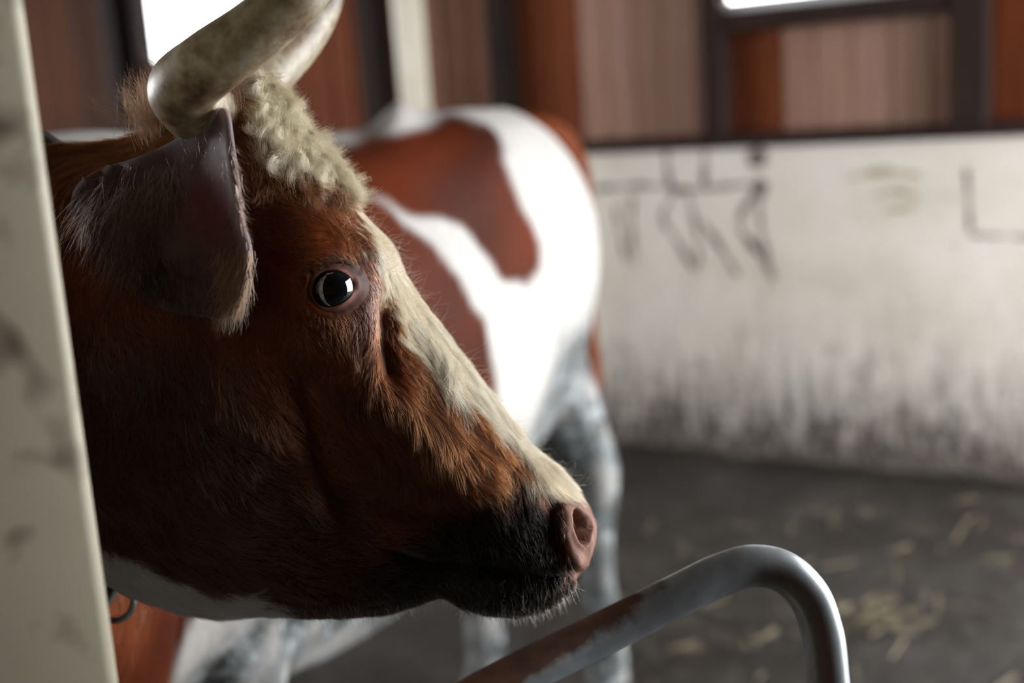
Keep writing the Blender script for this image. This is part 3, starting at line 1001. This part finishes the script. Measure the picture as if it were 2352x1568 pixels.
for vv, ff_ in ((EV, EF), (mirror(EV), [q[::-1] for q in EF])):
    ear = mesh_obj('ear', vv, ff_, M_ear, cow, base)
    set_attrs(ear.data, EC, np.zeros(len(EC)))
    md = ear.modifiers.new('thickness', 'SOLIDIFY'); md.thickness = .005; md.offset = 0
    ear['label'] = 'drooping dusky purple ear'

# ------------------------------------------------------------------ hair
M_fur, nt, b, N, Lk = new_mat('fur')
N.remove(b)
hb_ = N.new('ShaderNodeBsdfHairPrincipled')
hb_.model = 'CHIANG'; hb_.parametrization = 'COLOR'
hb_.inputs['Roughness'].default_value = .36
hb_.inputs['Radial Roughness'].default_value = .5
af = N.new('ShaderNodeAttribute'); af.attribute_name = 'tint'
Lk.new(af.outputs['Color'], hb_.inputs['Color'])
Lk.new(hb_.outputs[0], N['Material Output'].inputs['Surface'])


# pale hair is nearly opaque: plain diffuse strands with a soft shine
M_pale, nt, b, N, Lk = new_mat('pale_fur')
af = N.new('ShaderNodeAttribute'); af.attribute_name = 'tint'
Lk.new(af.outputs['Color'], b.inputs['Base Color'])
b.inputs['Roughness'].default_value = .5; b.inputs['Specular IOR Level'].default_value = .3
hb2 = N.new('ShaderNodeBsdfHairPrincipled')
hb2.model = 'CHIANG'; hb2.parametrization = 'COLOR'; hb2.inputs['Roughness'].default_value = .4
Lk.new(mix(nt, 1.0, af.outputs['Color'], (.78, .60, .40), 'MULTIPLY'), hb2.inputs['Color'])
ms = N.new('ShaderNodeMixShader'); ms.inputs[0].default_value = .4
Lk.new(b.outputs[0], ms.inputs[1]); Lk.new(hb2.outputs[0], ms.inputs[2]); Lk.new(ms.outputs[0], N['Material Output'].inputs['Surface'])


def hair_obj(name, pts, rad, col, parent=cow, label=None, mat=None):
    """pts (n,k,3) -> one hair-curves object."""
    n, k = pts.shape[:2]
    hcv = bpy.data.hair_curves.new(name)
    hcv.add_curves([k] * n)
    hcv.attributes['position'].data.foreach_set('vector', pts.astype(np.float32).ravel())
    ra = hcv.attributes.get('radius') or hcv.attributes.new('radius', 'FLOAT', 'POINT')
    taper = np.linspace(1, .18, k)[None, :] * np.asarray(rad).reshape(-1, 1)
    ra.data.foreach_set('value', taper.astype(np.float32).ravel())
    ca = hcv.attributes.new('tint', 'FLOAT_COLOR', 'CURVE')
    ca.data.foreach_set('color', np.concatenate([np.clip(col, 0, 1), np.ones((n, 1))], 1).astype(np.float32).ravel())
    hcv.materials.append(mat or M_fur)
    o = bpy.data.objects.new(name, hcv)
    link(o, parent, base)
    if label: o['label'] = label
    return o


FLOW = np.array([
    (560, 440, .5, .8), (600, 450, .8, .5), (700, 470, .9, .35), (800, 520, .75, .65), (650, 560, .85, .3), (720, 590, .9, -.05), (820, 590, .6, .7), (850, 640, .2, 1),
    (600, 700, .2, 1), (650, 800, .0, 1), (700, 740, .3, .9), (760, 780, .1, 1), (840, 760, .15, 1), (800, 900, .15, 1), (880, 900, .2, .95), (870, 1000, .0, 1), (950, 950, .35, .93), (960, 1050, -.15, 1),
    (1000, 900, .6, .8), (1050, 950, .75, .65), (1150, 1030, .8, .6), (1120, 1085, .35, .9), (1030, 1090, .15, 1), (940, 800, .4, .9), (905, 740, .1, 1),
    (870, 540, .5, .86), (930, 680, .40, .9), (1000, 780, .45, .88), (1100, 900, .52, .84), (1200, 1010, .55, .83), (1250, 1090, .15, 1), (1290, 1090, .5, .85), (1345, 1130, .5, .85), (1230, 1105, -.1, 1),
    (700, 950, .65, .7), (600, 900, .4, .9), (500, 900, .1, 1), (700, 1060, .95, .25), (790, 1010, .75, .5), (600, 1100, .8, .5), (400, 1000, .2, .95), (300, 900, .1, 1), (800, 1120, .9, .2),
    (800, 1210, .8, .3), (1000, 1200, .8, .3), (1150, 1200, .7, .5), (900, 1300, .9, .1), (600, 1250, .9, .2), (1250, 1300, .3, .9), (1150, 1380, .2, 1), (750, 1390, .8, .5), (400, 1250, .6, .7),
    (200, 600, -.2, 1), (200, 900, 0, 1), (620, 300, .5, .85), (700, 330, .75, .65), (450, 330, -.2, .9), (300, 350, -.5, .8)], float)
FLOW[:, 2:] /= np.linalg.norm(FLOW[:, 2:], axis=1)[:, None]


def flow(x, y):
    out = np.zeros((len(x), 2)); wsum = np.zeros(len(x))
    for fx, fy, dx, dy in FLOW:
        w = 1 / ((x - fx)**2 + (y - fy)**2 + 400)**1.6
        out += w[:, None] * np.array([dx, dy]); wsum += w
    out /= wsum[:, None]
    return out / (np.linalg.norm(out, axis=1)[:, None] + 1e-9)


LEN = np.array([(600, 450, .013), (800, 520, .009), (700, 560, .010), (760, 600, .005), (760, 730, .004), (850, 660, .003), (840, 720, .004), (800, 800, .011), (650, 800, .012), (900, 780, .011), (930, 900, .019),
                (1000, 950, .026), (1100, 1040, .025), (1170, 1070, .018), (900, 1030, .024), (780, 1000, .018), (900, 620, .015), (1000, 780, .021), (1120, 920, .023), (1230, 1050, .020), (1280, 1110, .016),
                (1330, 1130, .008), (1250, 1220, .005), (1100, 1250, .008), (900, 1250, .011), (1200, 1350, .008), (700, 1300, .012), (500, 1000, .015), (400, 1300, .018), (250, 800, .018), (450, 330, .02), (620, 300, .03), (700, 330, .03)], float)


def idw(tab, x, y, p=1.5):
    out = np.zeros(len(x)); ws = np.zeros(len(x))
    for fx, fy, v in tab:
        w = 1 / ((x - fx)**2 + (y - fy)**2 + 300)**p
        out += w * v; ws += w
    return out / ws


PALE = np.array([.97, .86, .69])
# sample roots on the head grid
r0 = int(np.argmax(sid >= H0 - 1.2)); r1 = NR - 10
gA = grid[r0:r1]; nA = nrm[r0:r1]
a = gA[:-1]; bq = np.roll(gA, -1, 1)[:-1]; c_ = np.roll(gA, -1, 1)[1:]; d_ = gA[1:]
area = np.linalg.norm(np.cross(bq - a, d_ - a), axis=2)
cc0 = cx[r0:r1][:-1]; cc1 = cy[r0:r1][:-1]
wt = area.copy()
nearcell = near[r0:r1][:-1]
wt *= np.where(nearcell, 1.0, .30)
# beyond the photographed side of the head only the strip next to the bridge of the nose needs the full density
topstrip = np.zeros(NC, bool); topstrip[-60:] = True
wt *= np.where((~nearcell) & topstrip[None, :], 3.0, 1.0)
wt *= np.where((np.arange(r0, r1 - 1) < int(np.argmax(sid >= H0)))[:, None], .45, 1.0)
e_ = np.hypot((cc0 - EYE[0]) / 68, (cc1 - EYE[1]) / 60)
lowjaw = sstep(1120, 1250, cc1 + .25 * (cc0 - 800)); wt *= 1 - .45 * lowjaw
wt *= (e_ > 1.0)
wt *= (seg_dist(CREASE, cc0.ravel(), cc1.ravel(), False).reshape(cc0.shape) > 6)
pl = soft_in(PLAN, cc0.ravel(), cc1.ravel(), 8).reshape(cc0.shape)
wt *= (1 - .97 * (pl > .4))
prob = (wt / wt.sum()).ravel()
NH = 200000
idx = rng.choice(len(prob), NH, p=prob)
ii, jj = np.unravel_index(idx, wt.shape)
fu, fv = rng.random(NH)[:, None], rng.random(NH)[:, None]
j2 = (jj + 1) % NC


def bil(g):
    return (g[ii, jj] * (1 - fu) + g[ii, j2] * fu) * (1 - fv) + (g[ii + 1, jj] * (1 - fu) + g[ii + 1, j2] * fu) * fv


root = bil(gA); nn = bil(nA); nn /= np.linalg.norm(nn, axis=1)[:, None]
isnear = nearcell[ii, jj]
rn = np.where(isnear[:, None], root, mirror(root))
cr = chart(rn); x, y = cr[:, 0], cr[:, 1]


def dir3(x, y, n_near):
    fl = flow(x, y)
    d = fl[:, :1] * RT - fl[:, 1:] * UP
    d = d - n_near * np.sum(d * n_near, axis=1)[:, None]
    return d / (np.linalg.norm(d, axis=1)[:, None] + 1e-9)


nn_near = np.where(isnear[:, None], nn, nn - 2 * (nn @ LAT)[:, None] * LAT)
D1 = dir3(x, y, nn_near)
B1 = np.cross(nn_near, D1)
wob = .50 * pnoise(rn, 95, 61, 2) + .16 * rng.normal(size=NH)
D1 = D1 * np.cos(wob)[:, None] + B1 * np.sin(wob)[:, None]
ln = idw(LEN, x, y) * (1 + .25 * rng.normal(size=NH).clip(-2, 2)) * (1 + .25 * pnoise(rn, 130, 62))
ln = np.clip(ln, .002, .06)
lift = np.clip(.22 + .10 * rng.normal(size=NH) + .16 * pnoise(rn, 170, 63), .05, .8)
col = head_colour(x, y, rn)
KP = 6
s_ = np.linspace(0, 1, KP)
bend = .30 * pnoise(rn, 60, 64) + .25 * rng.normal(size=NH)
B1 = np.cross(nn_near, D1)
pts = np.zeros((NH, KP, 3))
for k, s in enumerate(s_):
    pts[:, k] = rn + ln[:, None] * (D1 * s + nn_near * (lift * (s - .55 * s * s))[:, None] + B1 * (bend * s * s * .45)[:, None])
# clumping: pull tips towards a neighbouring guide hair
cs = np.clip(ln * .30, .0028, .008)
cell = np.floor(rn / cs.mean()).astype(np.int64)
key = (cell[:, 0] * 73856093) ^ (cell[:, 1] * 19349663) ^ (cell[:, 2] * 83492791)
u, first, inv = np.unique(key, return_index=True, return_inverse=True)
guide = first[inv]
amt = np.where(ln > .006, .62, .2) * np.clip(1 + .3 * rng.normal(size=NH), .2, 1.3)
same = np.linalg.norm(rn - rn[guide], axis=1) < .02
amt = amt * same
for k, s in enumerate(s_):
    g_ = pts[guide, k]
    pts[:, k] += (g_ - pts[:, k]) * (amt * s**1.3 * .85)[:, None]
val = (1 + .28 * rng.normal(size=NH).clip(-2, 2)) * (1 + .25 * rng.normal(size=len(u)))[inv].clip(.5, 1.7)
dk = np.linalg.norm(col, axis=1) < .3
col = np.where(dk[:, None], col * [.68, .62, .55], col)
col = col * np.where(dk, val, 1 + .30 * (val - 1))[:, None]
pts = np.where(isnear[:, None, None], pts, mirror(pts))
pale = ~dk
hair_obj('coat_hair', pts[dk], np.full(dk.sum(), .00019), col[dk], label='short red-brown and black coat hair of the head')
hair_obj('pale_hair', pts[pale], np.full(pale.sum(), .00019), np.clip(col[pale] * PALE / CREAM, 0, .97), label='cream blaze down the nose and white throat hair', mat=M_pale)


def strand_set(roots, dirs, lens, k, curl, freq, jitter, droop=0.0):
    """Wavy strands: roots, unit dirs (n,3), lengths; helical curl of amplitude curl."""
    n = len(roots)
    up = np.cross(dirs, rng.normal(size=(n, 3))); up /= np.linalg.norm(up, axis=1)[:, None]
    bi = np.cross(dirs, up); ph_ = rng.uniform(0, 6.28, n)
    out = np.zeros((n, k, 3))
    dd = dirs + jitter * rng.normal(size=(n, 3)); dd /= np.linalg.norm(dd, axis=1)[:, None]
    fr = freq * rng.uniform(.7, 1.3, n); am = curl * rng.uniform(.4, 1.3, n)
    bx = rng.normal(size=n) * .35
    for q in range(k):
        s = q / (k - 1)
        a_ = ph_ + fr * s * 6.28
        out[:, q] = (roots + dd * (lens * s)[:, None] + up * (am * s**.6 * np.cos(a_) - am * s**.6 * np.cos(ph_) * (1 - s))[:, None]
                     + bi * (am * s**.6 * np.sin(a_) + bx * lens * s * s * .5)[:, None])
        out[:, q, 2] -= droop * s * s * lens
    return out


def head_roots(poly, n, both=False):
    m = inside(poly, x, y) & (isnear | both)
    k = np.flatnonzero(m)
    k = rng.choice(k, n, replace=len(k) < n)
    return k


# forelock: curly cream tufts hanging from the poll over the forehead
def tufts(poly, n_tuft, per, length, curl, freq, colour, dirfun, spread=.0045, var=.12, jit=.10, rad=.00015, k=14, lift_=.35, both=False, free=False):
    kk = head_roots(poly, n_tuft, both)
    P_, C_ = [], []
    for q in kk:
        nrm_ = nn[q]
        d = dirfun(x[q], y[q]); d = d[0] * RT - d[1] * UP
        if not free: d = d - nrm_ * (d @ nrm_)
        d = d / np.linalg.norm(d) + nrm_ * (lift_ + .15 * random.random())
        d /= np.linalg.norm(d)
        g1_ = strand_set(root[q][None], d[None], np.array([length * random.uniform(.7, 1.25)]), k, curl, freq, .12)[0]
        off = rng.normal(size=(per, 3)) * spread
        tp = np.linspace(1, .35, k)[None, :, None]
        s = np.linspace(0, 1, k)[None, :, None]
        wav = rng.normal(size=(per, 1, 3)) * .0012 * s + rng.normal(size=(per, 1, 3)) * .0025 * s**3
        st = g1_[None] + off[:, None] * tp + wav
        # keep strands of uneven length
        cut = rng.uniform(.72, 1.0, per)[:, None, None]
        st = st[:, :1] + (st - st[:, :1]) * cut
        P_.append(st); C_.append(np.tile(colour, (per, 1)) * (1 + var * rng.normal(size=(per, 1))))
    return np.concatenate(P_), np.concatenate(C_)


P1, C1 = tufts([(560, 150), (640, 190), (760, 320), (800, 440), (720, 400), (600, 360), (560, 300)], 300, 75, .034, .0065, 1.3, np.array([1.0, .86, .66]), lambda a_, b2: (.40, .8), spread=.0022)
P2, C2 = tufts([(560, 360), (640, 360), (760, 420), (800, 460), (640, 420), (570, 410)], 70, 45, .024, .003, 1.1, np.array([.26, .10, .035]), lambda a_, b2: (.25, .9), lift_=.2)
hair_obj('forelock', np.concatenate([P1, P2]), np.full(len(P1) + len(P2), .00018), np.clip(np.concatenate([C1, C2]), 0, .97), label='curly cream forelock between the horns', mat=M_pale)

# brown tuft behind the near horn
P3, C3 = tufts([(300, 320), (380, 255), (470, 230), (560, 215), (560, 270), (430, 300), (330, 345)], 300, 14, .055, .006, .8, np.array([.13, .042, .020]), lambda a_, b2: (-.9 + 1.0 * random.random(), -.3 - .8 * random.random()), lift_=.35, both=True, free=True, spread=.006)
hair_obj('poll_tuft', P3, np.full(len(P3), .00013), np.clip(C3, .002, 1), label='tousled brown tuft behind the horn', mat=M_pale)

# loose hairs standing out along brow, nose and jaw
ks = head_roots([(700, 250), (830, 380), (900, 520), (1010, 690), (1240, 980), (1400, 1120), (1300, 1160), (1150, 1020), (850, 620), (740, 460), (640, 330)], 420, True)
d = nn[ks] + .6 * D1[ks] + .5 * rng.normal(size=(len(ks), 3)); d /= np.linalg.norm(d, axis=1)[:, None]
st = strand_set(root[ks], d, rng.uniform(.010, .028, len(ks)), 10, .002, .7, .2)
st_c = np.tile(np.array([.55, .36, .2]), (len(ks), 1))
kc = head_roots([(640, 1380), (900, 1360), (1000, 1340), (1250, 1300), (1340, 1320), (1280, 1420), (1000, 1440), (640, 1440)], 700)
d2 = nn[kc] * .8 + .5 * D1[kc] - .5 * UP + .35 * rng.normal(size=(len(kc), 3)); d2 /= np.linalg.norm(d2, axis=1)[:, None]
st2 = strand_set(root[kc], d2, rng.uniform(.006, .014, len(kc)), 10, .0006, .5, .15)
st2_c = np.tile(np.array([.05, .045, .042]), (len(kc), 1)); st2_c[::3] = (.5, .47, .43)
hair_obj('loose_hair', np.concatenate([st, st2]), np.full(len(st) + len(st2), .00012), np.concatenate([st_c, st2_c]), label='loose stray hairs along the nose and chin')

# ear fringe: pale hairs at the back edge, brown tuft at the tip
def ear_strands(poly, n, dirpx, ln_, colr, depth, curl=.003):
    pl_ = np.array(poly, float); lo, hi = pl_.min(0), pl_.max(0)
    q = rng.uniform(lo, hi, (n * 4, 2)); q = q[inside(poly, q[:, 0], q[:, 1])][:n]
    k = len(q)
    # roots on the ear surface
    ech = chart(EV)
    near_i = np.array([np.argmin((ech[:, 0] - a_)**2 + (ech[:, 1] - b2)**2) for a_, b2 in q])
    rt = EV[near_i] + rng.normal(size=(k, 3)) * .0015
    dpx = np.array(dirpx, float) + .18 * rng.normal(size=(k, 2))
    dv = dpx[:, :1] * RT - dpx[:, 1:] * UP - FW * depth; dv /= np.linalg.norm(dv, axis=1)[:, None]
    return strand_set(rt, dv, rng.uniform(.6, 1.2, k) * ln_, 10, curl, .35, .06), np.tile(colr, (k, 1)) * rng.uniform(.6, 1.3, (k, 1))


S = [ear_strands([(185, 420), (290, 385), (300, 430), (200, 480)], 260, (-.25, 1), .045, np.array([.34, .20, .15]), .5, .004),
     ear_strands([(300, 380), (400, 350), (420, 420), (320, 440)], 160, (.15, 1), .04, np.array([.20, .10, .07]), .5, .004),
     ear_strands([(170, 430), (320, 370), (420, 400), (330, 640), (220, 600)], 900, (-.1, 1), .03, np.array([.08, .035, .025]), .4, .003),
     ear_strands([(500, 560), (572, 570), (575, 640), (560, 700), (500, 720)], 900, (-.10, 1), .022, np.array([.24, .095, .042]), .15, .003),
     ear_strands([(545, 330), (560, 520), (575, 580), (535, 540), (520, 330)], 300, (.5, .8), .012, np.array([.20, .10, .07]), .2, .002),
     ear_strands([(300, 640), (420, 700), (510, 720), (460, 600), (350, 560)], 900, (.2, 1), .02, np.array([.035, .02, .016]), .15, .003),
     ear_strands([(400, 300), (520, 260), (530, 420), (420, 430)], 500, (.3, .9), .008, np.array([.10, .08, .09]), .25, .001)]
hair_obj('ear_hair', np.concatenate([a_[0] for a_ in S]), np.full(sum(len(a_[0]) for a_ in S), .00028), np.concatenate([a_[1] for a_ in S]), label='pale and brown hair fringing the ear')

# ------------------------------------------------------------------ collar with ring
rk = int(np.argmin(np.abs(sid - 12.4)))
ring = grid[rk]; cr_ = ring.mean(0)
ring = cr_ + (ring - cr_) * 1.035
axis = grid[rk + 3].mean(0) - grid[rk - 3].mean(0); axis /= np.linalg.norm(axis)
collar = empty('collar', tuple(ring[np.argmin(ring[:, 2])])); cb = np.array(collar.location)
tag(collar, 'black webbing collar with steel ring around the cow\'s neck', 'collar')
V = []
for off, k in ((-.02, 1.0), (.02, 1.0), (.02, .97), (-.02, .97)):
    V.append(cr_ + (ring - cr_) * k + axis * off)
V = np.array(V); n = NC
F = []
for i in range(4):
    for j in range(n):
        F.append((i * n + j, i * n + (j + 1) % n, ((i + 1) % 4) * n + (j + 1) % n, ((i + 1) % 4) * n + j))
mesh_obj('strap', V.reshape(-1, 3), F, M_dark, collar, cb)
rc = P(262, 1380, 1.20); V, F = [], []
for i in range(40):
    a_ = 2 * math.pi * i / 40
    for j in range(12):
        b2 = 2 * math.pi * j / 12
        R_ = .019 + .0032 * math.cos(b2)
        V.append(rc + RT * (R_ * math.cos(a_)) + UP * (R_ * math.sin(a_)) - FW * (.0032 * math.sin(b2)))
for i in range(40):
    for j in range(12):
        F.append((i * 12 + j, ((i + 1) % 40) * 12 + j, ((i + 1) % 40) * 12 + (j + 1) % 12, i * 12 + (j + 1) % 12))
mesh_obj('ring', V, F, M_ring, collar, cb)

# ------------------------------------------------------------------ straw on the floor
V, F = [], []
for k in range(260):
    px_, py_ = random.uniform(.2, 1.6), random.uniform(1.2, 3.9)
    if k % 6 == 0: px_, py_ = random.gauss(.92, .07), random.gauss(3.05, .07)
    L_ = random.uniform(.03, .12); a_ = random.uniform(0, math.pi); w_ = .002
    z_ = .012 + random.uniform(0, .012); z2 = z_ + random.uniform(-.004, .008)
    dx, dy = math.cos(a_) * L_ / 2, math.sin(a_) * L_ / 2; ex_, ey_ = -math.sin(a_) * w_, math.cos(a_) * w_
    o0 = len(V)
    V += [(px_ - dx + ex_, py_ - dy + ey_, z_), (px_ - dx - ex_, py_ - dy - ey_, z_), (px_ - dx, py_ - dy, z_ + .003),
          (px_ + dx + ex_, py_ + dy + ey_, z2), (px_ + dx - ex_, py_ + dy - ey_, z2), (px_ + dx, py_ + dy, z2 + .003)]
    F += [(o0, o0 + 1, o0 + 4, o0 + 3), (o0 + 1, o0 + 2, o0 + 5, o0 + 4), (o0 + 2, o0, o0 + 3, o0 + 5)]
tag(mesh_obj('straw_litter', V, F, M_straw, smooth=False), 'scattered straw stalks on the dark floor', 'straw', kind='stuff')
